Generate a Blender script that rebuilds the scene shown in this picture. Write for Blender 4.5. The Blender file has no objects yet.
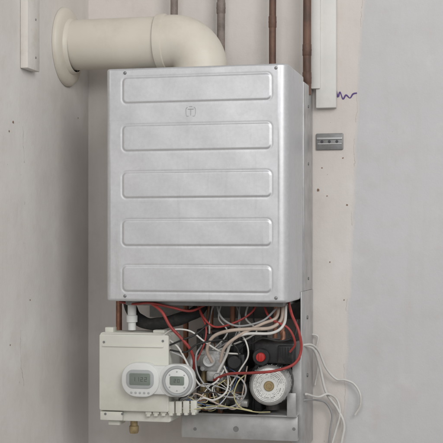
import bpy, bmesh, math, random
from mathutils import Vector, Matrix
random.seed(7)
scene=bpy.context.scene
col=scene.collection

# ------------------------------------------------------------------ camera (level, about 3 m away, long lens)
YAW=math.radians(13.0); CX,CY,CZ=0.948,-3.239,0.143; FL=1221.0
sn,cs=math.sin(YAW),math.cos(YAW)
def S(u,v,y):
    """survey of the appliance: metre position of a measured point lying on the plane at distance -y from the wall"""
    k=(u-221.5)/FL; Y=y-CY
    x=(k*cs*Y-sn*Y)/(cs+k*sn)
    d=-sn*x+cs*Y
    return Vector((CX+x,y,CZ+(243-v)*d/FL))
def mpp(y): return (y-CY)/cs/FL
cd=bpy.data.cameras.new("camera"); cam=bpy.data.objects.new("camera",cd); col.objects.link(cam)
cam.location=(CX,CY,CZ); cam.rotation_euler=(math.radians(90),0,YAW)
cd.sensor_width=36; cd.lens=36*FL/443; cd.shift_y=(243-221.5)/443
cd.clip_end=100; cd.clip_start=0.05
scene.camera=cam

# ------------------------------------------------------------------ materials
def newmat(name):
    m=bpy.data.materials.new(name); m.use_nodes=True
    nt=m.node_tree; b=nt.nodes["Principled BSDF"]; return m,nt,b
def mat(name,c,rough=0.5,metal=0.0,var=0.12,scale=18,bump=0.0,bscale=120,dirt=0.0,dirtcol=(0.08,0.065,0.05),stretch=(1,1,1),spec=0.5):
    m,nt,b=newmat(name); N=nt.nodes; L=nt.links
    tc=N.new('ShaderNodeTexCoord'); mp=N.new('ShaderNodeMapping'); mp.inputs['Scale'].default_value=stretch
    L.new(tc.outputs['Object'],mp.inputs['Vector'])
    n=N.new('ShaderNodeTexNoise'); n.inputs['Scale'].default_value=scale; n.inputs['Detail'].default_value=6; n.inputs['Roughness'].default_value=0.6
    L.new(mp.outputs[0],n.inputs['Vector'])
    r=N.new('ShaderNodeValToRGB'); r.color_ramp.elements[0].position=0.3; r.color_ramp.elements[1].position=0.7
    r.color_ramp.elements[0].color=tuple(max(0,x*(1-var)) for x in c)+(1,)
    r.color_ramp.elements[1].color=tuple(min(1,x*(1+var)) for x in c)+(1,)
    L.new(n.outputs['Fac'],r.inputs['Fac']); out=r.outputs['Color']
    if dirt>0:
        n2=N.new('ShaderNodeTexNoise'); n2.inputs['Scale'].default_value=scale*0.6; n2.inputs['Detail'].default_value=9; n2.inputs['Roughness'].default_value=0.7
        L.new(tc.outputs['Object'],n2.inputs['Vector'])
        r2=N.new('ShaderNodeValToRGB'); r2.color_ramp.elements[0].position=0.5; r2.color_ramp.elements[1].position=0.72
        r2.color_ramp.elements[0].color=(0,0,0,1); r2.color_ramp.elements[1].color=(dirt,dirt,dirt,1)
        L.new(n2.outputs['Fac'],r2.inputs['Fac'])
        mx=N.new('ShaderNodeMixRGB'); mx.inputs['Color2'].default_value=dirtcol+(1,)
        L.new(r2.outputs['Color'],mx.inputs['Fac']); L.new(out,mx.inputs['Color1']); out=mx.outputs['Color']
    L.new(out,b.inputs['Base Color'])
    b.inputs['Roughness'].default_value=rough; b.inputs['Metallic'].default_value=metal
    b.inputs['Specular IOR Level'].default_value=spec
    mr=N.new('ShaderNodeMapRange'); mr.inputs['To Min'].default_value=max(0.05,rough-0.1); mr.inputs['To Max'].default_value=min(1,rough+0.12)
    L.new(n.outputs['Fac'],mr.inputs['Value']); L.new(mr.outputs[0],b.inputs['Roughness'])
    if bump>0:
        n3=N.new('ShaderNodeTexNoise'); n3.inputs['Scale'].default_value=bscale; n3.inputs['Detail'].default_value=4
        L.new(tc.outputs['Object'],n3.inputs['Vector'])
        bp=N.new('ShaderNodeBump'); bp.inputs['Strength'].default_value=bump; bp.inputs['Distance'].default_value=0.003
        L.new(n3.outputs['Fac'],bp.inputs['Height']); L.new(bp.outputs[0],b.inputs['Normal'])
    return m

def casing_mat():
    m,nt,b=newmat("casing_metal"); N=nt.nodes; L=nt.links
    tc=N.new('ShaderNodeTexCoord')
    def nz(s,st,d=5,r=0.6,rot=0):
        mp=N.new('ShaderNodeMapping'); mp.inputs['Scale'].default_value=st; mp.inputs['Rotation'].default_value=(0,rot,0)
        L.new(tc.outputs['Object'],mp.inputs[0]); n=N.new('ShaderNodeTexNoise'); n.inputs['Scale'].default_value=s; n.inputs['Detail'].default_value=d; n.inputs['Roughness'].default_value=r
        L.new(mp.outputs[0],n.inputs['Vector']); return n.outputs['Fac']
    def ramp(f,p0,c0,p1,c1):
        r=N.new('ShaderNodeValToRGB'); e=r.color_ramp.elements
        e[0].position=p0;e[0].color=c0+(1,);e[1].position=p1;e[1].color=c1+(1,); L.new(f,r.inputs['Fac']); return r.outputs['Color']
    def mul(a,c,f=1.0):
        x=N.new('ShaderNodeMixRGB'); x.blend_type='MULTIPLY'; x.inputs[0].default_value=f; L.new(a,x.inputs[1]); L.new(c,x.inputs[2]); return x.outputs[0]
    base=ramp(nz(5,(1,1,1)),0.3,(0.61,0.617,0.635),0.7,(0.665,0.67,0.685))
    base=mul(base,ramp(nz(110,(1,1,1),3,0.7),0.35,(0.93,0.93,0.93),0.65,(1,1,1)))
    base=mul(base,ramp(nz(20,(2.2,1,0.12),6,0.7),0.56,(1,1,1),0.80,(0.86,0.855,0.84)))
    base=mul(base,ramp(nz(60,(0.12,1,3.5),3,0.6,0.35),0.66,(1,1,1),0.74,(0.93,0.93,0.93)))
    base=mul(base,ramp(nz(9,(1,1,1),9,0.75),0.62,(1,1,1),0.78,(0.84,0.83,0.81)))
    L.new(base,b.inputs['Base Color']); b.inputs['Metallic'].default_value=0.6
    r=N.new('ShaderNodeMapRange'); r.inputs['To Min'].default_value=0.36; r.inputs['To Max'].default_value=0.54
    L.new(nz(14,(1,1,0.5),6,0.65),r.inputs['Value']); L.new(r.outputs[0],b.inputs['Roughness'])
    bp=N.new('ShaderNodeBump'); bp.inputs['Strength'].default_value=0.11; bp.inputs['Distance'].default_value=0.002
    L.new(nz(30,(1,1,1),5),bp.inputs['Height']); L.new(bp.outputs[0],b.inputs['Normal'])
    return m
M_case=casing_mat()
M_galv=mat("galvanised_steel",(0.50,0.50,0.50),0.45,0.6,0.14,22,0.05,90,0.4,(0.25,0.22,0.19))
M_galvd=mat("dusty_steel",(0.25,0.25,0.25),0.5,0.6,0.25,25,0.1,90,0.6,(0.13,0.11,0.09))
M_screw=mat("screw_steel",(0.26,0.26,0.26),0.45,0.7)
M_flue=mat("flue_enamel",(0.64,0.60,0.52),0.45,0,0.05,7,0.08,40,0.45,(0.42,0.35,0.26))
M_copper=mat("aged_copper",(0.15,0.085,0.062),0.6,0.25,0.4,40,0.2,150,0.7,(0.07,0.055,0.05),stretch=(1,1,0.3))
M_copperb=mat("copper_bright",(0.40,0.20,0.13),0.45,0.6,0.3,40,0.1,150,0.7,(0.10,0.065,0.045))
M_copperg=mat("painted_pipe",(0.24,0.20,0.18),0.65,0.1,0.3,30,0.3,120,0.7,(0.12,0.075,0.05))
M_brass=mat("brass",(0.40,0.31,0.17),0.45,0.7,0.25,50,0.1,150,0.6)
M_cream=mat("cream_plastic",(0.66,0.66,0.595),0.5,0,0.05,10,0.05,80,0.4,(0.42,0.38,0.3))
M_white=mat("white_plastic",(0.71,0.72,0.71),0.4,0,0.03,12,0,80,0.25,(0.5,0.47,0.4))
M_greyp=mat("grey_plastic",(0.40,0.42,0.42),0.45,0,0.05,12)
M_lcd=mat("lcd_glass",(0.20,0.235,0.20),0.15,0,0.08,30)
M_seg=mat("lcd_segment",(0.07,0.08,0.07),0.3)
M_black=mat("black_plastic",(0.018,0.018,0.02),0.42,0,0.3,30,0.08,120,0.6,(0.11,0.10,0.085))
M_rubber=mat("black_foam",(0.02,0.02,0.02),0.85,0,0.3,60,0.5,200,0.5,(0.08,0.075,0.065))
M_cast=mat("cast_iron_grey",(0.10,0.10,0.10),0.6,0.3,0.3,40,0.4,160,0.6,(0.17,0.14,0.12))
M_alu=mat("cast_aluminium",(0.50,0.50,0.49),0.42,0.6,0.15,40,0.2,160,0.6,(0.18,0.15,0.12))
M_red=mat("red_plastic",(0.50,0.03,0.025),0.4,0,0.1)
M_redw=mat("red_insulation",(0.33,0.045,0.04),0.5,0,0.25,50,0,100,0.5)
M_pink=mat("beige_insulation",(0.50,0.41,0.345),0.5,0,0.15,40,0,100,0.5,(0.3,0.22,0.16))
M_wwire=mat("white_insulation",(0.66,0.65,0.62),0.45,0,0.05,30,0,100,0.5,(0.4,0.36,0.3))
M_ywire=mat("yellow_insulation",(0.48,0.44,0.24),0.5,0,0.2)
M_bwire=mat("brown_insulation",(0.16,0.07,0.035),0.45)
M_blwire=mat("blue_insulation",(0.07,0.11,0.22),0.5)
M_gwire=mat("grey_insulation",(0.35,0.35,0.35),0.5)
M_kwire=mat("black_insulation",(0.02,0.02,0.02),0.5)
M_label=mat("label_paper",(0.72,0.72,0.69),0.5,0,0.04,12,0,80,0.3,(0.45,0.4,0.33))
M_ink=mat("label_ink",(0.06,0.06,0.07),0.6)
M_batten=mat("painted_wood",(0.68,0.65,0.61),0.6,0,0.08,14,0.2,60,0.5,(0.4,0.35,0.28),stretch=(1,1,0.2))
M_pvc=mat("white_boxing",(0.74,0.73,0.70),0.5,0,0.05,12,0.1,60,0.35,(0.45,0.4,0.33))
M_pen=mat("purple_ink",(0.12,0.08,0.24),0.8)
M_rust=mat("exposed_plaster",(0.24,0.15,0.10),0.85,0,0.3,90,0.3,200)

def wallmat(name,back):
    m,nt,b=newmat(name); N=nt.nodes; L=nt.links
    geo=N.new('ShaderNodeNewGeometry'); pos=geo.outputs['Position']
    sep=N.new('ShaderNodeSeparateXYZ'); L.new(pos,sep.inputs[0])
    def noise(s,d=6,r=0.6,st=None):
        n=N.new('ShaderNodeTexNoise'); n.inputs['Scale'].default_value=s; n.inputs['Detail'].default_value=d; n.inputs['Roughness'].default_value=r
        if st:
            mp=N.new('ShaderNodeMapping'); mp.inputs['Scale'].default_value=st; L.new(pos,mp.inputs[0]); L.new(mp.outputs[0],n.inputs['Vector'])
        else: L.new(pos,n.inputs['Vector'])
        return n.outputs['Fac']
    def ramp(f,p0,c0,p1,c1):
        r=N.new('ShaderNodeValToRGB'); e=r.color_ramp.elements
        e[0].position=p0;e[0].color=c0+(1,);e[1].position=p1;e[1].color=c1+(1,); L.new(f,r.inputs['Fac']); return r.outputs['Color']
    def mix(f,a,c,typ='MIX'):
        x=N.new('ShaderNodeMixRGB'); x.blend_type=typ
        if isinstance(f,float): x.inputs['Fac'].default_value=f
        else: L.new(f,x.inputs['Fac'])
        for i,k in ((1,a),(2,c)):
            if isinstance(k,tuple): x.inputs[i].default_value=k+(1,)
            else: L.new(k,x.inputs[i])
        return x.outputs['Color']
    def math_(op,a,c,d=None):
        x=N.new('ShaderNodeMath'); x.operation=op
        for i,k in enumerate((a,c,d)):
            if k is None: continue
            if isinstance(k,(float,int)): x.inputs[i].default_value=k
            else: L.new(k,x.inputs[i])
        return x.outputs[0]
    big=noise(3.0,4); mid=noise(14,8,0.65); fine=noise(160,5)
    bs=N.new('ShaderNodeBump'); bs.inputs['Strength'].default_value=0.40; bs.inputs['Distance'].default_value=0.004
    hh=math_('ADD',math_('MULTIPLY',fine,0.22),mid)
    if back:
        plaster=ramp(big,0.35,(0.655,0.605,0.57),0.65,(0.715,0.675,0.645))
        grey=ramp(big,0.3,(0.57,0.565,0.57),0.7,(0.615,0.61,0.615))
        edge=math_('ADD',sep.outputs['X'],math_('MULTIPLY',math_('SUBTRACT',noise(9,6,0.65),0.5),0.035))
        edge=math_('SUBTRACT',edge,math_('MULTIPLY',sep.outputs['Z'],0.045))
        e0=0.545
        f=N.new('ShaderNodeMapRange'); f.inputs['From Min'].default_value=e0; f.inputs['From Max'].default_value=e0+0.010
        L.new(edge,f.inputs['Value'])
        base=mix(f.outputs[0],plaster,grey)
        cr=math_('LESS_THAN',math_('ABSOLUTE',math_('SUBTRACT',edge,e0),0.0),math_('MULTIPLY',noise(30,2),0.0012))
        cr=math_('MULTIPLY',cr,math_('GREATER_THAN',noise(7,2),0.52))
        base=mix(math_('MULTIPLY',cr,0.35),base,(0.24,0.20,0.17))
        hh=math_('ADD',hh,math_('MULTIPLY',f.outputs[0],0.3))
    else:
        base=ramp(big,0.35,(0.64,0.61,0.575),0.65,(0.71,0.685,0.655))
        edge=math_('ADD',sep.outputs['Y'],math_('MULTIPLY',math_('SUBTRACT',noise(7,5),0.5),0.10))
        cr=math_('LESS_THAN',math_('ABSOLUTE',math_('ADD',edge,0.47),0.0),0.0010)
        cr=math_('MULTIPLY',cr,math_('GREATER_THAN',noise(4,2),0.48))
        base=mix(math_('MULTIPLY',cr,0.45),base,(0.25,0.21,0.17))
    base=mix(math_('MULTIPLY',ramp(mid,0.5,(0,0,0),0.75,(1,1,1)),0.24),base,(0.47,0.42,0.37))
    base=mix(math_('MULTIPLY',ramp(noise(16,6,0.7,(1,1,0.14)),0.52,(0,0,0),0.75,(1,1,1)),0.22),base,(0.50,0.46,0.42))
    base=mix(math_('MULTIPLY',ramp(noise(6,7,0.6),0.60,(0,0,0),0.66,(1,1,1)),0.18),base,(0.76,0.75,0.73))
    vo=N.new('ShaderNodeTexVoronoi'); vo.inputs['Scale'].default_value=14; L.new(pos,vo.inputs['Vector'])
    sp=math_('LESS_THAN',vo.outputs['Distance'],math_('MULTIPLY',noise(5,1),0.05))
    base=mix(math_('MULTIPLY',sp,0.35),base,(0.30,0.22,0.16))
    L.new(base,b.inputs['Base Color']); b.inputs['Roughness'].default_value=0.85; b.inputs['Specular IOR Level'].default_value=0.2
    L.new(hh,bs.inputs['Height']); L.new(bs.outputs[0],b.inputs['Normal'])
    return m
M_wb=wallmat("back_wall_plaster",True); M_wl=wallmat("side_wall_plaster",False)
M_floor=mat("concrete",(0.28,0.27,0.26),0.85,0,0.15,5,0.3,60)

# ------------------------------------------------------------------ mesh helpers
def mkobj(name,bm,m,parent=None,smooth=True,angle=35):
    me=bpy.data.meshes.new(name); bmesh.ops.recalc_face_normals(bm,faces=bm.faces[:]); bm.to_mesh(me); bm.free()
    for p in me.polygons: p.use_smooth=smooth
    if smooth: me.set_sharp_from_angle(angle=math.radians(angle))
    for mm in (m if isinstance(m,(list,tuple)) else [m]): me.materials.append(mm)
    o=bpy.data.objects.new(name,me); col.objects.link(o)
    if parent: o.parent=parent
    return o
def split(name,bm,m,parent,smooth=True,angle=35):
    """one object per loose piece"""
    bm.verts.ensure_lookup_table(); seen=set()
    for v in list(bm.verts):
        if v in seen: continue
        st=[v]; comp=[]; seen.add(v)
        while st:
            a=st.pop(); comp.append(a)
            for e in a.link_edges:
                o=e.other_vert(a)
                if o not in seen: seen.add(o); st.append(o)
        t=bmesh.new(); mp={a:t.verts.new(a.co) for a in comp}
        fs=set(f for a in comp for f in a.link_faces)
        for f in fs: t.faces.new([mp[q] for q in f.verts])
        mkobj(name,t,m,parent,smooth,angle)
    bm.free()
def top(o,label,cat,**k):
    o["label"]=label; o["category"]=cat
    for a,b in k.items(): o[a]=b
    return o
def empty(name,loc=(0,0,0)):
    o=bpy.data.objects.new(name,None); o.empty_display_size=0.05; col.objects.link(o); return o
def bbox(bm,lo,hi,bev=0.002,seg=2,rot=None,mi=0):
    lo=Vector(lo);hi=Vector(hi); c=(lo+hi)/2; s=hi-lo
    t=bmesh.new(); bmesh.ops.create_cube(t,size=1)
    for v in t.verts: v.co=Vector((v.co.x*s.x,v.co.y*s.y,v.co.z*s.z))
    if bev>0: bmesh.ops.bevel(t,geom=t.edges[:],offset=min(bev,min(abs(x) for x in s)*0.45),segments=seg,affect='EDGES',profile=0.5)
    R=rot if rot else Matrix.Identity(3)
    for v in t.verts: v.co=R@v.co+c
    join(bm,t,mi)
def join(bm,t,mi=0):
    mp={}
    for v in t.verts: mp[v]=bm.verts.new(v.co)
    for f in t.faces:
        try:
            nf=bm.faces.new([mp[v] for v in f.verts]); nf.material_index=mi if mi else f.material_index
        except ValueError: pass
    t.free()
def lathe(bm,prof,c,axis,seg=40,mi=0):
    axis=Vector(axis).normalized(); q=Vector((0,0,1)).rotation_difference(axis).to_matrix(); c=Vector(c)
    rings=[]
    for r,h in prof:
        if r<1e-6: rings.append([bm.verts.new(c+q@Vector((0,0,h)))])
        else: rings.append([bm.verts.new(c+q@Vector((r*math.cos(2*math.pi*i/seg),r*math.sin(2*math.pi*i/seg),h))) for i in range(seg)])
    for a,b in zip(rings,rings[1:]):
        for i in range(seg):
            j=(i+1)%seg
            if len(a)==1 and len(b)==1: continue
            if len(a)==1: f=bm.faces.new((a[0],b[i],b[j]))
            elif len(b)==1: f=bm.faces.new((a[i],b[0],a[j]))
            else: f=bm.faces.new((a[i],b[i],b[j],a[j]))
            f.material_index=mi
def cyl(bm,c,axis,r,h,bev=0.001,seg=32,mi=0):
    lathe(bm,[(0,0),(r-bev,0),(r,bev),(r,h-bev),(r-bev,h),(0,h)],c,axis,seg,mi)
def catmull(pts,n=8):
    P=[Vector(p) for p in pts]
    if len(P)==2: return [P[0].lerp(P[1],i/n) for i in range(n+1)]
    P=[P[0]*2-P[1]]+P+[P[-1]*2-P[-2]]; out=[]
    for i in range(1,len(P)-2):
        a,b,c,d=P[i-1],P[i],P[i+1],P[i+2]
        for k in range(n):
            t=k/n
            out.append(0.5*((2*b)+(c-a)*t+(2*a-5*b+4*c-d)*t*t+(3*b-a-3*c+d)*t**3))
    out.append(P[-2]); return out
def sweep(bm,pts,r,seg=12,n=8,mi=0,smooth=True):
    P=catmull(pts,n) if smooth else [Vector(p) for p in pts]
    T=[(P[min(i+1,len(P)-1)]-P[max(i-1,0)]).normalized() for i in range(len(P))]
    up=Vector((0,0,1)) if abs(T[0].z)<0.9 else Vector((1,0,0))
    nrm=(up-T[0]*up.dot(T[0])).normalized(); rings=[]
    for i,p in enumerate(P):
        nrm=(nrm-T[i]*nrm.dot(T[i])).normalized(); bi=T[i].cross(nrm)
        rr=r(i/(len(P)-1)) if callable(r) else r
        rings.append([bm.verts.new(p+nrm*rr*math.cos(2*math.pi*k/seg)+bi*rr*math.sin(2*math.pi*k/seg)) for k in range(seg)])
    for a,b in zip(rings,rings[1:]):
        for k in range(seg):
            f=bm.faces.new((a[k],a[(k+1)%seg],b[(k+1)%seg],b[k])); f.material_index=mi
    for rg in (rings[0],rings[-1]):
        f=bm.faces.new(rg); f.material_index=mi
def tube(name,pts,r,m,parent,seg=10,n=8):
    bm=bmesh.new(); sweep(bm,pts,r,seg,n); return mkobj(name,bm,m,parent,True,60)
def SP(l): return [S(*p) for p in l]
def rplate(bm,c,w,h,r,d,bev=0.0015,mi=0,ns=8):
    """rounded plate facing the room (-y), front face at c.y"""
    def ring(ins,y):
        L=[]; ww=w/2-ins; hh=h/2-ins; rr=max(r-ins,0.0005)
        for (sx,sz,a0) in ((1,1,0),(-1,1,90),(-1,-1,180),(1,-1,270)):
            for k in range(ns+1):
                a=math.radians(a0+90*k/ns)
                L.append(bm.verts.new((c[0]+sx*(ww-rr)+rr*math.cos(a),y,c[2]+sz*(hh-rr)+rr*math.sin(a))))
        return L
    R=[ring(0,c[1]+d),ring(0,c[1]+bev),ring(bev*0.3,c[1]+bev*0.3),ring(bev,c[1])]
    for a,b in zip(R,R[1:]):
        for i in range(len(a)):
            j=(i+1)%len(a); f=bm.faces.new((a[i],a[j],b[j],b[i])); f.material_index=mi
    f=bm.faces.new(R[-1]); f.material_index=mi
    f=bm.faces.new(R[0]); f.material_index=mi

# ------------------------------------------------------------------ walls
WX=-0.1815
bm=bmesh.new(); bbox(bm,(WX-0.1,0,-1.4),(2.6,0.1,1.5),0)
bw=mkobj("wall",bm,M_wb,None,False); top(bw,"pale plaster back wall with a ragged paint edge","wall")
bm=bmesh.new(); bbox(bm,(WX-0.1,-2.4,-1.4),(WX,-0.0005,1.5),0)
lw=mkobj("wall",bm,M_wl,None,False); top(lw,"stained beige plaster side wall with the flue hole","wall")
bm=bmesh.new(); bbox(bm,(-2,-5,-1.5),(5,0.5,-1.4),0)
fl=mkobj("ground",bm,M_floor,None,False); fl["kind"]="structure"
pts=[S(u,v,-0.0005) for u,v in ((336,89),(338,97),(340,92),(343,99),(346,95),(350,98),(353,94),(357,93))]
bm=bmesh.new(); sweep(bm,pts,lambda t:0.0013+0.0009*abs(math.sin(t*9)),6,6); mkobj("pen_mark",bm,M_pen,bw)
bm=bmesh.new()
for u,v,s in ((318,190,1.6),(327,196,0.8),(347,205,1.0),(330,262,0.7),(344,300,0.7),(322,168,0.7),(343,158,0.8)):
    p=S(u,v,-0.0008); r=s*mpp(0)
    vs=[bm.verts.new(p+Vector((math.cos(a)*r*random.uniform(.6,1.2),0,math.sin(a)*r*random.uniform(.6,1.3)))) for a in [i*math.tau/9 for i in range(9)]]
    bm.faces.new(vs)
split("plaster_chip",bm,M_rust,bw,False)

# ------------------------------------------------------------------ timber batten on the side wall
def on_left(u,v):
    k=(u-221.5)/FL; x=WX-CX
    Y=(k*(-sn*x)-cs*x)/(sn-k*cs); d=-sn*x+cs*Y
    return Vector((WX,CY+Y,CZ+(243-v)*d/FL))
a=on_left(20,68); b_=on_left(34,68)
bm=bmesh.new(); bbox(bm,(WX+0.0005,a.y,a.z),(WX+0.02,b_.y-0.012,1.2),0.002)
bt=mkobj("wall_batten",bm,M_batten); top(bt,"white painted timber batten fixed to the side wall","batten")
for v in (20,58):
    bm=bmesh.new(); p=on_left(28,v); cyl(bm,(WX+0.0195,p.y,p.z),(1,0,0),0.003,0.0015,0.0005,16)
    mkobj("screw",bm,M_screw,bt)
bm=bmesh.new()
for u,v,s in ((13,122,2),(9,131,1.3),(78,118,1.0),(30,300,1.0),(10,345,1.0)):
    p=on_left(u,v); r=s*0.0026
    vs=[bm.verts.new(p+Vector((0.0008,math.cos(a)*r*random.uniform(.6,1.3),math.sin(a)*r*random.uniform(.5,.9)))) for a in [i*math.tau/9 for i in range(9)]]
    bm.faces.new(vs)
split("plaster_chip",bm,M_rust,lw,False)

# ------------------------------------------------------------------ white boxing board on back wall
p0=S(316,108,-0.02); p1=S(336,108,-0.02)
bm=bmesh.new(); bbox(bm,(p0.x,-0.022,p0.z),(p1.x,-0.0005,1.2),0.002)
bd=mkobj("pipe_boxing",bm,M_pvc); top(bd,"white painted boxing strip fixed on the back wall beside pipes","boxing")
bm=bmesh.new(); bbox(bm,(p0.x-0.012,-0.030,S(0,98,-0.02).z),(p0.x+0.012,-0.0225,1.2),0.002)
mkobj("cover_strip",bm,M_pvc,bd)

pa=S(316,150,-0.006); pb=S(343,133,-0.006); c=(pa+pb)/2
bm=bmesh.new(); rplate(bm,(c.x,-0.006,c.z),pb.x-pa.x,pb.z-pa.z,0.003,0.0055)
bk=mkobj("wall_bracket",bm,M_galvd); top(bk,"small dull grey metal bracket screwed to the wall","bracket")
bm=bmesh.new(); rplate(bm,(c.x,-0.0075,c.z-0.006),(pb.x-pa.x)*0.9,0.004,0.0015,0.0014)
rplate(bm,(c.x,-0.009,c.z+0.008),(pb.x-pa.x)*0.95,0.006,0.0015,0.0029); split("ridge",bm,M_galv,bk)
for i in (-1,0,1):
    bm=bmesh.new(); cyl(bm,(c.x+i*0.02,-0.0062,c.z),(0,-1,0),0.0035,0.003,0.0006,14); mkobj("screw",bm,M_ink,bk)

# ------------------------------------------------------------------ supply pipes above the boiler
def vpipe(u,y,vb,wpx,m,label,collars=()):
    p=S(u,vb,y); r=wpx/2*mpp(y)
    bm=bmesh.new(); sweep(bm,[(p.x,y,1.3),(p.x+0.001,y,0.9),(p.x,y,0.7),(p.x,y,p.z)],r,20,6)
    o=mkobj("pipe",bm,m,None,True,60); top(o,label,"pipe",group="pipes dropping to the boiler")
    for v in collars:
        z=S(u,v,y).z; bm=bmesh.new()
        lathe(bm,[(r,-0.016),(r*1.12,-0.014),(r*1.12,-0.003),(r*1.18,0),(r*1.12,0.003),(r*1.12,0.014),(r,0.016)],(p.x,y,z),(0,0,1),24)
        mkobj("pipe_coupling",bm,m,o,True,50)
vpipe(174,-0.05,75,7.5,M_copperg,"brown copper pipe rising behind the flue elbow")
vpipe(221,-0.04,75,8,M_copperg,"dusty painted pipe rising behind the flue elbow",(8,))
vpipe(272.5,-0.05,75,7,M_copper,"dark brown copper pipe entering the boiler top",(22,))
vpipe(307,-0.055,95,8,M_copper,"tarnished copper pipe beside the white boxing strip",(50,78))

# ------------------------------------------------------------------ flue
FY=-0.18; FX=0.1875; FZ=0.666; R=0.066
flue=empty("flue_pipe"); top(flue,"cream enamelled flue pipe turning from boiler top to side wall","flue")
bm=bmesh.new(); lathe(bm,[(R,0.0),(R,0.262),(R*1.0,0.27),(R*0.96,0.275)],(WX,FY,FZ),(1,0,0),64); mkobj("pipe",bm,M_flue,flue,True,30)
bm=bmesh.new()
arc=[]; rb=0.074
xs=0.085
arc.append(Vector((xs-0.004,FY,FZ)))
arc.append(Vector((FX-rb,FY,FZ)))
for k in range(0,13):
    a=math.radians(90-90*k/12); arc.append(Vector((FX-rb+rb*math.cos(a),FY,FZ-rb+rb*math.sin(a))))
arc.append(Vector((FX,FY,0.55)))
sweep(bm,arc,R*1.04,64,6,0,False)
mkobj("elbow",bm,M_flue,flue,True,30)
bm=bmesh.new(); lathe(bm,[(R*1.04,-0.012),(R*1.09,-0.010),(R*1.10,0),(R*1.09,0.010),(R*1.04,0.012)],(xs,FY,FZ),(1,0,0),64); mkobj("collar",bm,M_flue,flue,True,40)
bm=bmesh.new(); lathe(bm,[(0.104,0.0006),(0.104,0.006),(0.100,0.012),(0.090,0.016),(0.074,0.018),(0.070,0.026),(R*1.01,0.028)],(WX,FY,FZ-0.004),(1,0,0),64); mkobj("wall_flange",bm,M_flue,flue,True,40)

# ------------------------------------------------------------------ boiler
B=empty("boiler",(0.22,0,0)); top(B,"wall hung gas boiler with bare metal casing, underside open","boiler")
H=0.572; XL,XR=-0.007,0.448; YF=-0.37; YB=-0.14
RLc,RRc=0.012,0.024
path=[]
def add(x,y,nx,ny): path.append((x,y,nx,ny))
for i in range(8): add(XL,YB+(YF+RLc-YB)*i/8,-1,0)
for i in range(9):
    a=math.radians(180+90*i/8); add(XL+RLc+RLc*math.cos(a),YF+RLc+RLc*math.sin(a),math.cos(a),math.sin(a))
n=280; xa=XL+RLc; xb=XR-RRc
for i in range(1,n): add(xa+(xb-xa)*i/n,YF,0,-1)
for i in range(15):
    a=math.radians(270+90*i/14); add(XR-RRc+RRc*math.cos(a),YF+RRc+RRc*math.sin(a),math.cos(a),math.sin(a))
for i in range(1,9): add(XR,YF+RRc+(YB-YF-RRc)*i/8,1,0)
bars=[0.5175,0.400,0.285,0.168,0.0557]
bx0,bx1=0.036,0.408
def ss(t): t=max(0,min(1,t)); return t*t*(3-2*t)
def emb(x,z):
    h=0
    for zc in bars:
        if abs(z-zc)>0.045: continue
        hw=(bx1-bx0)/2; qx=abs(x-(bx0+bx1)/2)-hw+0.012; qz=abs(z-zc)-0.032+0.012
        d=math.hypot(max(qx,0),max(qz,0))+min(max(qx,qz),0)-0.012
        h+=0.0017*ss((-d)/0.0045)-0.0006*math.exp(-((d-0.001)/0.0022)**2)
    h+=0.0012*math.sin(x*9+1)*math.sin(z*7)+0.0004*math.sin(x*31+z*12)+0.00025*math.sin(x*70+z*23+2)*math.sin(z*55-x*17)
    return h
nz=350; er=0.006
prof=[(0.0,0.012)]+[(er-er*math.cos(math.radians(90*k/4)),er-er*math.sin(math.radians(90*k/4))) for k in range(0,5)]
mid_=[(er+(H-2*er)*i/nz,0) for i in range(1,nz)]
topp=[(H-z,ins) for z,ins in reversed(prof)]
rows=prof+mid_+topp
bm=bmesh.new(); G=[]
for z,ins in rows:
    L=[]
    for x,y,nx,ny in path:
        d=-ins+(emb(x,z) if ny==-1 and ins==0 else (0.0012*math.sin(x*9+1)*math.sin(z*7) if ny==-1 else 0))
        L.append(bm.verts.new((x+nx*d,y+ny*d,z)))
    G.append(L)
for a,b in zip(G,G[1:]):
    for i in range(len(a)-1): bm.faces.new((a[i],a[i+1],b[i+1],b[i]))
bm.faces.new(G[-1])
casing=mkobj("casing",bm,M_case,B,True,50)
def fpt(u,v,off=0.0): return S(u,v,YF-off)
for u,v in ((125,73),(276,68),(125,296),(276,298)):
    p=fpt(u,v); bm=bmesh.new()
    lathe(bm,[(0.0040,-0.002),(0.0040,0.001),(0.0036,0.0016),(0.0032,0.0026),(0.0024,0.003),(0,0.0031)],p,(0,-1,0),20)
    mkobj("screw",bm,M_screw,casing)
bm=bmesh.new()
def stroke(pts,r=0.0005): sweep(bm,[Vector((x,YF-0.0008,z)) for x,z in pts],r,6,2,0,False)
ex,ez=0.209,0.462
for sx in (-1,1):
    stroke([(ex+sx*0.005,ez-0.011),(ex+sx*0.010,ez-0.011),(ex+sx*0.012,ez-0.004),(ex+sx*0.012,ez+0.007),(ex+sx*0.008,ez+0.011)])
stroke([(ex-0.007,ez+0.006),(ex+0.007,ez+0.006)],0.0008); stroke([(ex,ez+0.006),(ex,ez-0.009)],0.0008); stroke([(ex-0.004,ez+0.012),(ex+0.004,ez+0.012)])
mkobj("emblem",bm,M_galv,casing)

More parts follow.
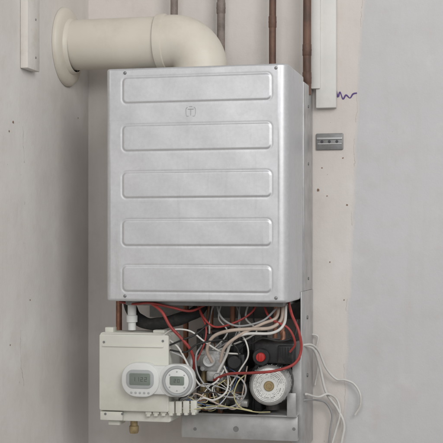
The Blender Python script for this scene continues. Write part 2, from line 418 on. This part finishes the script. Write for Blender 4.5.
zt=0.556; zb=S(310,441,-0.02).z
bm=bmesh.new()
bbox(bm,(0.4475,-0.15,0.02),(0.4505,-0.002,zt),0.0008)
bbox(bm,(0.430,-0.004,-0.12),(0.447,-0.0015,zt),0.0006)
mkobj("side_rail",bm,M_galv,B,True,30)
bm=bmesh.new()
bbox(bm,(0.4485,-0.19,zb),(0.4515,-0.002,0.0195),0.0008)
bbox(bm,(0.428,-0.193,zb),(0.4515,-0.1905,-0.12),0.0008)
mkobj("lower_rail",bm,M_galv,B,True,30)
bm=bmesh.new(); bbox(bm,(-0.005,-0.15,0.02),(-0.002,-0.002,zt),0.0008); mkobj("side_rail",bm,M_galv,B,True,30)
bm=bmesh.new()
for z in (0.05,0.35,0.5): cyl(bm,(0.4505,-0.075,z),(1,0,0),0.004,0.002,0.0005,12)
for z in (-0.05,-0.2): cyl(bm,(0.4515,-0.10,z),(1,0,0),0.005,0.003,0.0005,12)
split("screw",bm,M_screw,B)
bm=bmesh.new(); bbox(bm,(0.0,-0.012,-0.06),(0.43,-0.009,zt),0.0008); bbox(bm,(0.0,-0.03,0.545),(0.447,-0.0125,zt),0.001)
mkobj("back_sheet",bm,M_galvd,B,True,30)
bm=bmesh.new(); bbox(bm,(0.0,-0.36,0.012),(0.44,-0.02,0.020),0.001); mkobj("base_sheet",bm,M_galvd,B,True,30)
bm=bmesh.new(); bbox(bm,(0.03,-0.33,-0.012),(0.43,-0.05,0.0115),0.004); mkobj("combustion_chamber",bm,M_galvd,B)

# ---- bottom tray
a=S(182,418,-0.22); zlow=S(290,441,-0.22).z; zhi=S(290,416,-0.22).z
bm=bmesh.new()
bbox(bm,(a.x,-0.222,zlow),(0.447,-0.2195,zhi),0.001)
bbox(bm,(a.x,-0.219,zlow),(0.4455,-0.004,zlow+0.0025),0.0008)
bbox(bm,(a.x-0.0025,-0.219,zlow),(a.x-0.0002,-0.004,zhi),0.0008)
bbox(bm,(a.x+0.004,-0.236,zhi-0.0005),(0.447,-0.2225,zhi+0.002),0.0008)
tray=mkobj("tray",bm,M_galv,B,True,30)
for u in (195,236,294):
    bm=bmesh.new(); p=S(u,429,-0.222); cyl(bm,p,(0,-1,0),0.004 if u!=236 else 0.007,0.0012,0.0004,18)
    mkobj("bolt_head",bm,M_screw,tray)

# ---- control box
YC=-0.335
p0=S(98,421,YC); p1=S(169,334,YC)
x0,x1,z0,z1=p0.x,p1.x,p0.z,p1.z
CB=empty("control_box"); CB.parent=B
bm=bmesh.new(); rplate(bm,((x0+x1)/2,YC+0.016,(z0+z1)/2),x1-x0,z1-z0,0.006,0.085,0.002)
bbox(bm,(x0+0.008,YC+0.03,z1-0.001),(x0+0.030,YC+0.06,z1+0.012),0.002)
bbox(bm,(x1-0.05,YC+0.03,z1-0.001),(x1-0.02,YC+0.06,z1+0.007),0.002)
bbox(bm,(x0+0.02,YC+0.02,z0-0.012),(x0+0.05,YC+0.07,z0+0.001),0.002)
mkobj("housing",bm,M_cream,CB,True,30)
bm=bmesh.new(); rplate(bm,((x0+x1)/2+0.001,YC,(z0+z1)/2+0.012),x1-x0-0.004,z1-z0-0.03,0.005,0.0155,0.0025)
bbox(bm,(x0+0.012,YC-0.003,z1-0.034),(x1-0.014,YC+0.001,z1-0.030),0.001)
mkobj("cover",bm,M_cream,CB,True,30)
bm=bmesh.new(); bbox(bm,(x0+0.004,YC+0.004,z0+0.002),(x0+0.062,YC+0.0155,z0+0.024),0.002)
mkobj("lower_cover",bm,M_cream,CB,True,30)
for u,v in ((104,342),(163,341),(105,414),(122,414)):
    bm=bmesh.new(); p=S(u,v,YC); cyl(bm,(p.x,YC-0.0005 if v<400 else YC+0.0035,p.z),(0,-1,0),0.003,0.0012,0.0003,14)
    mkobj("screw",bm,M_screw,CB)
bm=bmesh.new()
for i in range(7):
    p=S(150+i*7.5,407-i*0.3,YC+0.02)
    bbox(bm,(p.x-0.0078,YC+0.005,p.z-0.017),(p.x+0.0078,YC+0.05,p.z+0.013),0.0015)
    bbox(bm,(p.x-0.0045,YC+0.003,p.z-0.022),(p.x+0.0045,YC+0.04,p.z-0.0165),0.001)
mkobj("terminal_strip",bm,M_cream,CB,True,30)
PR=empty("programmer"); PR.parent=CB
yp=YC-0.022
c1=S(140,380,yp); c2=S(177.5,381,yp); k=mpp(yp)
bm=bmesh.new(); rplate(bm,(c1.x,yp,c1.z),40*k,35*k,16*k,0.0215,0.004); rplate(bm,(c2.x-0.004,yp+0.003,c2.z),36*k,33*k,14*k,0.0235,0.003)
rplate(bm,((c1.x+c2.x)/2,yp+0.0045,c1.z),42*k,29*k,5*k,0.0170,0.003)
mkobj("housing",bm,M_white,PR,True,40)
bm=bmesh.new(); lathe(bm,[(15.5*k,0),(15.5*k,0.006),(14.5*k,0.0085),(12.8*k,0.0085),(12.4*k,0.006),(0,0.006)],(c2.x,yp+0.003,c2.z),(0,-1,0),48)
mkobj("dial_ring",bm,M_greyp,PR,True,40)
bm=bmesh.new(); lathe(bm,[(12.3*k,0),(12.3*k,0.0015),(11.8*k,0.002),(0,0.002)],(c2.x,yp-0.0031,c2.z),(0,-1,0),48); mkobj("dial_face",bm,M_white,PR,True,40)
bm=bmesh.new(); rplate(bm,(c1.x,yp-0.002,c1.z+0.002),29*k,19*k,7*k,0.0018,0.001); mkobj("display_bezel",bm,M_greyp,PR,True,40)
bm=bmesh.new(); rplate(bm,(c1.x,yp-0.0028,c1.z+0.002),22*k,12*k,1.5*k,0.0007,0.0003); mkobj("display",bm,M_lcd,PR,True,40)
bm=bmesh.new(); rplate(bm,(c2.x,yp-0.0062,c2.z+0.001),15*k,9*k,1.5*k,0.0010,0.0003); mkobj("display",bm,M_lcd,PR,True,40)
def seg7(cx,cz,y,w,h,d):
    t=w*0.13
    segs={'a':((-w/2,h-t),(w/2,h)),'g':((-w/2,h/2-t/2),(w/2,h/2+t/2)),'d':((-w/2,0),(w/2,t)),'f':((-w/2,h/2),(-w/2+t,h)),'b':((w/2-t,h/2),(w/2,h)),'e':((-w/2,0),(-w/2+t,h/2)),'c':((w/2-t,0),(w/2,h/2))}
    for s in d:
        (xa_,za),(xb_,zb_)=segs[s]; bbox(bm,(cx+xa_,y-0.0003,cz+za),(cx+xb_,y,cz+zb_),0)
bm=bmesh.new()
for i,d in enumerate(("bc","bc","abged","abged")):
    seg7(c1.x-0.015+i*0.010,c1.z-0.003,yp-0.0029,0.006,0.010,d)
mkobj("display_digits",bm,M_seg,PR,False)
bm=bmesh.new()
for i,d in enumerate(("abged","abcdef")):
    seg7(c2.x-0.005+i*0.009,c2.z-0.003,yp-0.0063,0.005,0.008,d)
mkobj("display_digits",bm,M_seg,PR,False)
bm=bmesh.new()
for i in range(5):
    cyl(bm,(c1.x-0.022+i*0.011,yp+0.001,c1.z-13.0*k),(0,-1,0),0.0028,0.0025,0.0005,12)
for a in (40,90,140,220,270,320):
    a=math.radians(a); cyl(bm,(c2.x+10*k*math.cos(a),yp-0.0049,c2.z+9.6*k*math.sin(a)),(0,-1,0),0.0018,0.0015,0.0004,10)
split("button",bm,M_greyp,PR,True,40)

# ---- hydraulic parts
GV=empty("gas_valve"); GV.parent=B
bm=bmesh.new()
p=S(213,360,-0.26)
bbox(bm,(p.x-0.032,-0.27,p.z-0.028),(p.x+0.032,-0.17,p.z+0.026),0.006,3)
bbox(bm,(p.x-0.045,-0.25,p.z-0.018),(p.x-0.030,-0.19,p.z+0.012),0.004,3)
bbox(bm,(p.x-0.022,-0.25,p.z+0.024),(p.x+0.02,-0.19,p.z+0.045),0.004,3)
for dx,dz in ((-0.024,0.019),(0.024,0.019),(-0.024,-0.021),(0.024,-0.021)):
    cyl(bm,(p.x+dx,-0.268,p.z+dz),(0,-1,0),0.006,0.006,0.001,16)
bbox(bm,(p.x-0.014,-0.276,p.z-0.052),(p.x+0.03,-0.19,p.z-0.026),0.005,3)
cyl(bm,(p.x+0.016,-0.277,p.z-0.039),(0,-1,0),0.010,0.010,0.002,6)
mkobj("body",bm,M_alu,GV,True,35)
bm=bmesh.new(); lathe(bm,[(0.016,0),(0.016,0.010),(0.014,0.013),(0.008,0.013),(0.007,0.010),(0,0.010)],(p.x-0.006,-0.27,p.z),(0,-1,0),28); mkobj("cap",bm,M_white,GV)
bm=bmesh.new(); bbox(bm,(p.x-0.02,-0.275,p.z+0.045),(p.x+0.018,-0.21,p.z+0.066),0.003,2)
mkobj("solenoid",bm,M_black,GV,True,35)
for u,v,r,h in ((204,392,0.012,0.05),(218,398,0.010,0.045),(190,398,0.009,0.05)):
    bm=bmesh.new(); q=S(u,v,-0.21)
    lathe(bm,[(0,0),(r*0.8,0),(r*0.8,h*.25),(r*1.35,h*.27),(r*1.35,h*.55),(r*0.8,h*.57),(r*0.8,h),(0,h)],q-Vector((0,0,h/2)),(0,0,1),6 if u!=204 else 8)
    sweep(bm,[q+Vector((0,0,h*0.45)),q+Vector((0,0.005,h*0.9)),q+Vector((0.004,0.02,h*1.8))],r*0.75,14,6)
    mkobj("fitting",bm,M_brass,B,True,35)
for u,y,va,vb,r in ((276,-0.24,300,338,0.0058),(283,-0.24,300,335,0.0058),(211,-0.12,300,345,0.0075),(233,-0.11,300,352,0.0075),(186,-0.10,300,425,0.0075),(221,-0.15,395,425,0.0075)):
    bm=bmesh.new(); q0=S(u,va,y); q1=S(u-1,vb,y); sweep(bm,[q0,(q0+q1)/2,q1],r,14,6); mkobj("copper_pipe",bm,M_copperb,B,True,60)
bm=bmesh.new(); q=S(283,332,-0.24); sweep(bm,[q,q+Vector((0.0,-0.01,-0.02)),q+Vector((-0.02,-0.02,-0.035)),q+Vector((-0.05,-0.02,-0.04))],0.0058,14,8)
mkobj("copper_pipe",bm,M_copperb,B,True,60)
bm=bmesh.new()
q=S(238,362,-0.24)
bbox(bm,(q.x-0.022,-0.27,q.z-0.022),(q.x+0.024,-0.15,q.z+0.024),0.006,3)
cyl(bm,(q.x,-0.27,q.z+0.004),(0,-1,0),0.017,0.016,0.002,28)
bbox(bm,(q.x-0.012,-0.25,q.z+0.02),(q.x+0.016,-0.19,q.z+0.05),0.004,3)
mkobj("diverter_valve",bm,M_black,B,True,35)
bm=bmesh.new()
q=S(234,392,-0.22)
lathe(bm,[(0,0),(0.020,0),(0.024,0.006),(0.024,0.03),(0.018,0.04),(0,0.04)],q+Vector((0,0.02,0)),(0,-1,0),28)
sweep(bm,[q+Vector((0,0,0.01)),q+Vector((-0.02,0.0,-0.02)),q+Vector((-0.04,0.02,-0.03))],0.014,16,6)
bbox(bm,(q.x-0.035,-0.21,q.z-0.035),(q.x+0.035,-0.10,q.z+0.02),0.008,3)
mkobj("flow_manifold",bm,M_cast,B,True,35)
bm=bmesh.new()
q0=S(196,412,-0.14); q1=S(262,330,-0.14)
bbox(bm,(q0.x,-0.14,q0.z),(q1.x,-0.06,q1.z),0.006,3)
for i in range(9):
    xx=q0.x+0.012+i*(q1.x-q0.x-0.02)/9; bbox(bm,(xx,-0.149,q0.z+0.01),(xx+0.006,-0.1402,q1.z-0.012),0.002,2)
mkobj("heat_exchanger",bm,M_cast,B,True,35)
bm=bmesh.new(); q=S(226,383,-0.27)
cyl(bm,q+Vector((0,0.05,0)),(0,-1,0),0.011,0.03,0.001,6); cyl(bm,q+Vector((0,0.021,0)),(0,-1,0),0.008,0.016,0.001,20)
mkobj("pressure_sensor",bm,M_brass,B,True,35)
bm=bmesh.new(); q=S(248,402,-0.25)
lathe(bm,[(0,0),(0.013,0),(0.015,0.002),(0.015,0.014),(0.010,0.016),(0.010,0.03),(0,0.03)],q+Vector((-0.03,0,0)),(1,0,-0.1),20)
mkobj("drain_cock",bm,M_alu,B,True,35)
bm=bmesh.new(); q=S(192,368,-0.2)
lathe(bm,[(0,-0.035),(0.013,-0.035),(0.017,-0.03),(0.017,0.02),(0.010,0.03),(0.006,0.036),(0,0.036)],q,(0,0,1),28)
mkobj("air_vent",bm,M_alu,B,True,35)
bm=bmesh.new(); q=S(183,392,-0.24)
bbox(bm,q+Vector((-0.012,-0.01,-0.022)),q+Vector((0.014,0.03,0.020)),0.003,2)
mkobj("flow_switch",bm,M_greyp,B,True,35)

# ---- pump
PU=empty("pump"); PU.parent=B
yq=-0.285; pc=S(269,386,yq); ax=Vector((0.10,-1,-0.02)).normalized(); k=mpp(yq)
bm=bmesh.new(); lathe(bm,[(0,0.0),(0.054,0.0),(0.058,0.006),(0.058,0.045),(0.052,0.052),(0.030,0.052),(0,0.052)],pc-ax*0.135,ax,48)
sweep(bm,[pc-ax*0.115+Vector((0,0,0.04)),pc-ax*0.115+Vector((0,0,0.09))],0.018,20,4)
sweep(bm,[pc-ax*0.115+Vector((0,0,-0.04)),pc-ax*0.115+Vector((0,0,-0.075))],0.018,20,4)
for i in range(4):
    a=math.radians(45+90*i); cyl(bm,pc-ax*0.09+Vector((0.05*math.cos(a),0,0.05*math.sin(a))),ax,0.008,0.02,0.001,8)
mkobj("volute",bm,M_cast,PU,True,35)
bm=bmesh.new(); lathe(bm,[(0.049,-0.085),(0.050,-0.08),(0.050,-0.012),(0.0485,-0.005),(0.045,0.0),(0.043,0.0012),(0.0,0.0012)],pc,ax,64)
q_=Vector((0,0,1)).rotation_difference(ax).to_matrix()
for i in range(28):
    a=math.tau*i/28
    r0=q_@Vector((math.cos(a),math.sin(a),0)); cc=pc-ax*0.050+r0*0.0495
    t=bmesh.new(); bmesh.ops.create_cube(t,size=1)
    tang=ax.cross(r0)
    for v in t.verts: v.co=cc+r0*v.co.x*0.004+tang*v.co.y*0.002+ax*v.co.z*0.055
    join(bm,t)
mkobj("motor_can",bm,M_alu,PU,True,35)
bm=bmesh.new(); lathe(bm,[(0.0395,0),(0.0395,0.0006),(0.013,0.0006),(0.013,0)],pc+ax*0.0014,ax,64); mkobj("label_disc",bm,M_label,PU,True,40)
bm=bmesh.new()
def arcbar(rr,a0,a1,th):
    n_=max(1,int((a1-a0)/0.08))
    for j in range(n_):
        t0=a0+(a1-a0)*j/n_; t1=a0+(a1-a0)*(j+1)/n_
        bm.faces.new([bm.verts.new(pc+ax*0.0022+q_@Vector((r_*math.cos(t_),r_*math.sin(t_),0))) for r_,t_ in ((rr,t0),(rr,t1),(rr+th,t1),(rr+th,t0))])
for rr,th,dens,lo,hi in ((0.0360,0.0012,0.7,0.02,0.05),(0.032,0.0007,1,0,0),(0.028,0.0016,0.6,0.03,0.10),(0.0240,0.0011,0.5,0.03,0.08),(0.0203,0.0010,0.45,0.03,0.07)):
    if hi==0: arcbar(rr,0.3,5.2,th); continue
    ang=random.uniform(0,1)
    end=ang+6.1
    while ang<end:
        da=random.uniform(lo,hi)
        if random.random()<dens: arcbar(rr,ang,ang+da,th)
        ang+=da+0.03
mkobj("label_print",bm,M_ink,PU,False)
bm=bmesh.new(); lathe(bm,[(0.0125,0),(0.0125,0.003),(0.011,0.005),(0.007,0.005),(0.006,0.0035),(0,0.0035)],pc+ax*0.0012,ax,32); mkobj("vent_screw",bm,M_brass,PU,True,40)
bm=bmesh.new(); q=S(274,353,-0.27)
bbox(bm,(q.x-0.052,-0.275,q.z-0.026),(q.x+0.055,-0.19,q.z+0.028),0.008,3)
bbox(bm,(q.x+0.012,-0.285,q.z-0.022),(q.x+0.05,-0.2755,q.z+0.02),0.003,3)
for i in range(5): bbox(bm,(q.x+0.016+i*0.007,-0.288,q.z-0.018),(q.x+0.018+i*0.007,-0.2855,q.z+0.016),0.0006,1)
kp=S(261,357,-0.285); cyl(bm,kp+Vector((0,0.02,0)),(0,-1,0),0.021,0.022,0.002,36)
mkobj("terminal_box",bm,M_black,PU,True,35)
bm=bmesh.new(); lathe(bm,[(0.0115,0),(0.0115,0.006),(0.0105,0.009),(0.003,0.010),(0,0.010)],kp+Vector((0,-0.0021,0)),(0,-1,0),24)
bbox(bm,kp+Vector((-0.0025,-0.016,-0.010)),kp+Vector((0.0025,-0.011,0.010)),0.001)
mkobj("speed_knob",bm,M_red,PU,True,40)
bm=bmesh.new(); q=S(292,405,-0.24)
bbox(bm,(q.x-0.012,-0.245,q.z-0.03),(0.446,-0.242,q.z+0.030),0.001)
bbox(bm,(q.x-0.09,-0.242,q.z-0.03),(0.446,-0.10,q.z-0.027),0.001)
mkobj("mounting_bracket",bm,M_galv,B,True,30)

tube("foam_covered_pipe",SP([(204,300,-0.20),(200,309,-0.235),(188,316,-0.26),(168,322,-0.27),(150,324,-0.27),(137,318,-0.25),(130,306,-0.22),(128,298,-0.2)]),lambda t:0.0155+0.0008*math.sin(t*40),M_rubber,B,20,10)
bm=bmesh.new(); q=S(132,318,-0.29)
lathe(bm,[(0,-0.03),(0.010,-0.03),(0.010,-0.01),(0.014,-0.01),(0.014,0.006),(0.011,0.008),(0.011,0.035),(0,0.035)],q,(0,0,1),28); mkobj("drain_fitting",bm,M_white,B,True,35)
bm=bmesh.new(); q=S(119,316,-0.15)
sweep(bm,[q+Vector((0,0,0.05)),q,q+Vector((0,0,-0.06))],0.008,16,6); mkobj("copper_pipe",bm,M_copperb,B)
bm=bmesh.new(); q=S(134,426,-0.29)
lathe(bm,[(0,-0.018),(0.010,-0.018),(0.012,-0.012),(0.012,0.0),(0.009,0.002),(0.009,0.02),(0,0.02)],q,(0,0,1),20); mkobj("cable_gland",bm,M_brass,B,True,35)

# ---- wiring
W=lambda pts,r,m,name="wire":tube(name,SP(pts),r,m,B,8,10)
W([(288,300,-0.27),(292,315,-0.31),(299,332,-0.325),(301,350,-0.32),(294,364,-0.325),(274,371,-0.335),(250,373,-0.33),(228,374,-0.31),(214,380,-0.28)],0.0036,M_redw)
W([(142,300,-0.30),(152,304,-0.33),(162,312,-0.345),(170,326,-0.345),(181,338,-0.34),(190,349,-0.33),(194,362,-0.31),(192,378,-0.29)],0.0038,M_redw)
W([(120,302,-0.30),(134,304,-0.33),(150,303,-0.34),(170,307,-0.33),(190,311,-0.31),(205,305,-0.28)],0.0032,M_redw)
W([(262,300,-0.27),(270,318,-0.31),(288,328,-0.32),(295,343,-0.31),(290,352,-0.30)],0.0028,M_redw)
W([(196,300,-0.26),(204,318,-0.30),(216,327,-0.31),(236,322,-0.31),(252,312,-0.29),(258,300,-0.27)],0.0026,M_redw)
W([(283,306,-0.28),(281,320,-0.31),(270,328,-0.325),(250,329,-0.33),(228,331,-0.33),(213,337,-0.32),(207,350,-0.31),(212,362,-0.29)],0.0044,M_pink,"cable")
W([(279,306,-0.28),(276,318,-0.31),(262,324,-0.32),(240,335,-0.33),(225,347,-0.32),(220,362,-0.30)],0.0040,M_pink,"cable")
W([(286,306,-0.28),(284,324,-0.32),(272,333,-0.33),(246,334,-0.33),(232,341,-0.32),(226,356,-0.30),(218,372,-0.29)],0.0036,M_wwire,"cable")
W([(160,338,-0.33),(172,330,-0.335),(190,331,-0.33),(205,342,-0.32),(222,352,-0.30),(240,354,-0.29)],0.0022,M_wwire)
W([(170,345,-0.33),(182,340,-0.34),(196,334,-0.33),(208,322,-0.30),(211,302,-0.27)],0.0024,M_kwire)
W([(170,350,-0.33),(186,352,-0.335),(198,344,-0.33),(222,340,-0.31),(236,347,-0.30),(240,358,-0.29)],0.0022,M_kwire)
W([(240,340,-0.3),(252,343,-0.31),(262,338,-0.32),(280,341,-0.31),(294,336,-0.3),(297,320,-0.28)],0.0022,M_kwire)
W([(172,352,-0.33),(184,358,-0.33),(190,372,-0.31),(188,390,-0.30),(196,402,-0.30),(208,400,-0.28)],0.0026,M_gwire)
W([(196,404,-0.31),(203,398,-0.325),(214,400,-0.32),(226,392,-0.31),(228,378,-0.29),(224,366,-0.28)],0.0024,M_wwire)
W([(170,340,-0.32),(180,350,-0.335),(196,380,-0.32),(204,386,-0.31),(216,382,-0.30),(224,370,-0.28)],0.0024,M_wwire)
W([(224,374,-0.30),(240,378,-0.32),(246,390,-0.32),(240,402,-0.31),(226,408,-0.31),(206,407,-0.32)],0.0022,M_gwire)
W([(202,345,-0.30),(196,356,-0.315),(198,374,-0.31),(210,390,-0.31),(228,397,-0.30),(244,396,-0.28)],0.0022,M_gwire)
W([(238,330,-0.30),(246,342,-0.32),(248,356,-0.32),(240,370,-0.31),(230,386,-0.30)],0.0020,M_wwire)
W([(216,302,-0.26),(222,318,-0.30),(238,326,-0.32),(262,321,-0.32),(276,309,-0.29)],0.0026,M_gwire)
W([(200,312,-0.28),(206,328,-0.31),(204,344,-0.32),(197,360,-0.31)],0.0022,M_redw)
mats=[M_ywire,M_gwire,M_wwire,M_bwire,M_kwire,M_ywire,M_wwire,M_blwire,M_ywire,M_pink]
for i in range(15):
    m=mats[i%len(mats)]
    u0=random.uniform(176,202); v0=random.uniform(399,408)
    u3=random.uniform(206,250); v3=random.uniform(360,400)
    W([(u0,v0,-0.31),(u0+random.uniform(4,9),v0+random.uniform(-7,2),-0.325),
       (random.uniform(200,222),random.uniform(380,411),random.uniform(-0.32,-0.29)),
       (random.uniform(212,242),random.uniform(374,412),random.uniform(-0.31,-0.28)),
       (u3,v3,-0.25)],random.choice((0.0011,0.0014,0.0018)),m)
for i in range(7):
    u0=random.uniform(196,256)
    W([(u0,300,-0.22),(u0+random.uniform(-6,6),318,-0.25),(u0+random.uniform(-9,9),334,-0.26),(random.uniform(200,240),random.uniform(348,362),-0.26)],random.choice((0.0016,0.0020,0.0024)),random.choice((M_gwire,M_bwire,M_wwire,M_kwire)))
W([(176,410,-0.31),(196,409,-0.33),(218,406,-0.33),(240,409,-0.32),(256,412,-0.30),(270,412,-0.26)],0.0014,M_ywire)
W([(246,374,-0.31),(238,382,-0.33),(234,396,-0.33),(240,407,-0.32),(252,411,-0.30)],0.0016,M_ywire)

# ------------------------------------------------------------------ loose white cables by the wall
def cable(pts,r,m,label):
    bm=bmesh.new(); sweep(bm,SP(pts),r,10,10); o=mkobj("cable",bm,m,None,True,60); top(o,label,"cable",group="loose cables beside the boiler")
cable([(303,345,-0.16),(312,345,-0.10),(319,352,-0.05),(326,368,-0.03),(336,379,-0.02),(345,380,-0.02),(354,384,-0.02),(360,394,-0.02),(360,406,-0.02),(355,415,-0.02)],0.0030,M_wwire,"white cable looping against the wall beside the boiler")
cable([(304,345,-0.14),(314,350,-0.08),(320,368,-0.04),(326,392,-0.03),(337,408,-0.02),(344,424,-0.02),(342,440,-0.02),(336,470,-0.02)],0.0036,M_wwire,"thick white cable running down the wall")
cable([(306,394,-0.16),(318,397,-0.08),(328,394,-0.04),(337,400,-0.02),(340,414,-0.02),(336,430,-0.02),(331,450,-0.02),(330,475,-0.02)],0.0030,M_wwire,"white cable curling out from beneath the boiler")
cable([(304,400,-0.16),(316,400,-0.07),(326,403,-0.03),(332,415,-0.02),(330,432,-0.02),(326,470,-0.02)],0.0026,M_gwire,"thin grey cable hanging down the wall")
cable([(311,334,-0.012),(318,337,-0.012),(316,350,-0.012),(318,366,-0.012),(315,385,-0.012)],0.0022,M_wwire,"short white cable clipped against the wall")

# ------------------------------------------------------------------ light
w=bpy.data.worlds.new("World"); scene.world=w; w.use_nodes=True
nt=w.node_tree; N=nt.nodes; L=nt.links; bg=N["Background"]
tc=N.new('ShaderNodeTexCoord'); n=N.new('ShaderNodeTexNoise'); n.inputs['Scale'].default_value=1.6; n.inputs['Detail'].default_value=2
L.new(tc.outputs['Generated'],n.inputs['Vector'])
r=N.new('ShaderNodeValToRGB'); r.color_ramp.elements[0].position=0.35; r.color_ramp.elements[1].position=0.65
r.color_ramp.elements[0].color=(0.50,0.50,0.51,1); r.color_ramp.elements[1].color=(1.0,0.995,0.99,1)
L.new(n.outputs['Fac'],r.inputs['Fac']); L.new(r.outputs['Color'],bg.inputs['Color']); bg.inputs['Strength'].default_value=0.64
def area(loc,tgt,size,e,c):
    ld=bpy.data.lights.new("area_light",'AREA'); ld.shape='RECTANGLE'; ld.size=size[0]; ld.size_y=size[1]; ld.energy=e; ld.color=c
    o=bpy.data.objects.new("area_light",ld); col.objects.link(o); o.location=loc
    o.rotation_euler=(Vector(tgt)-Vector(loc)).to_track_quat('-Z','Y').to_euler()
area((2.3,-3.1,1.7),(0.1,0,0.2),(1.8,1.8),60,(1,0.985,0.965))
area((0.3,-3.9,1.3),(0.1,-0.3,0.2),(1.2,1.6),19,(0.98,0.99,1.0))  # second, weaker lamp, added to give the casing metal a gradient
scene.view_settings.view_transform='Standard'; scene.view_settings.look='None'; scene.view_settings.exposure=0
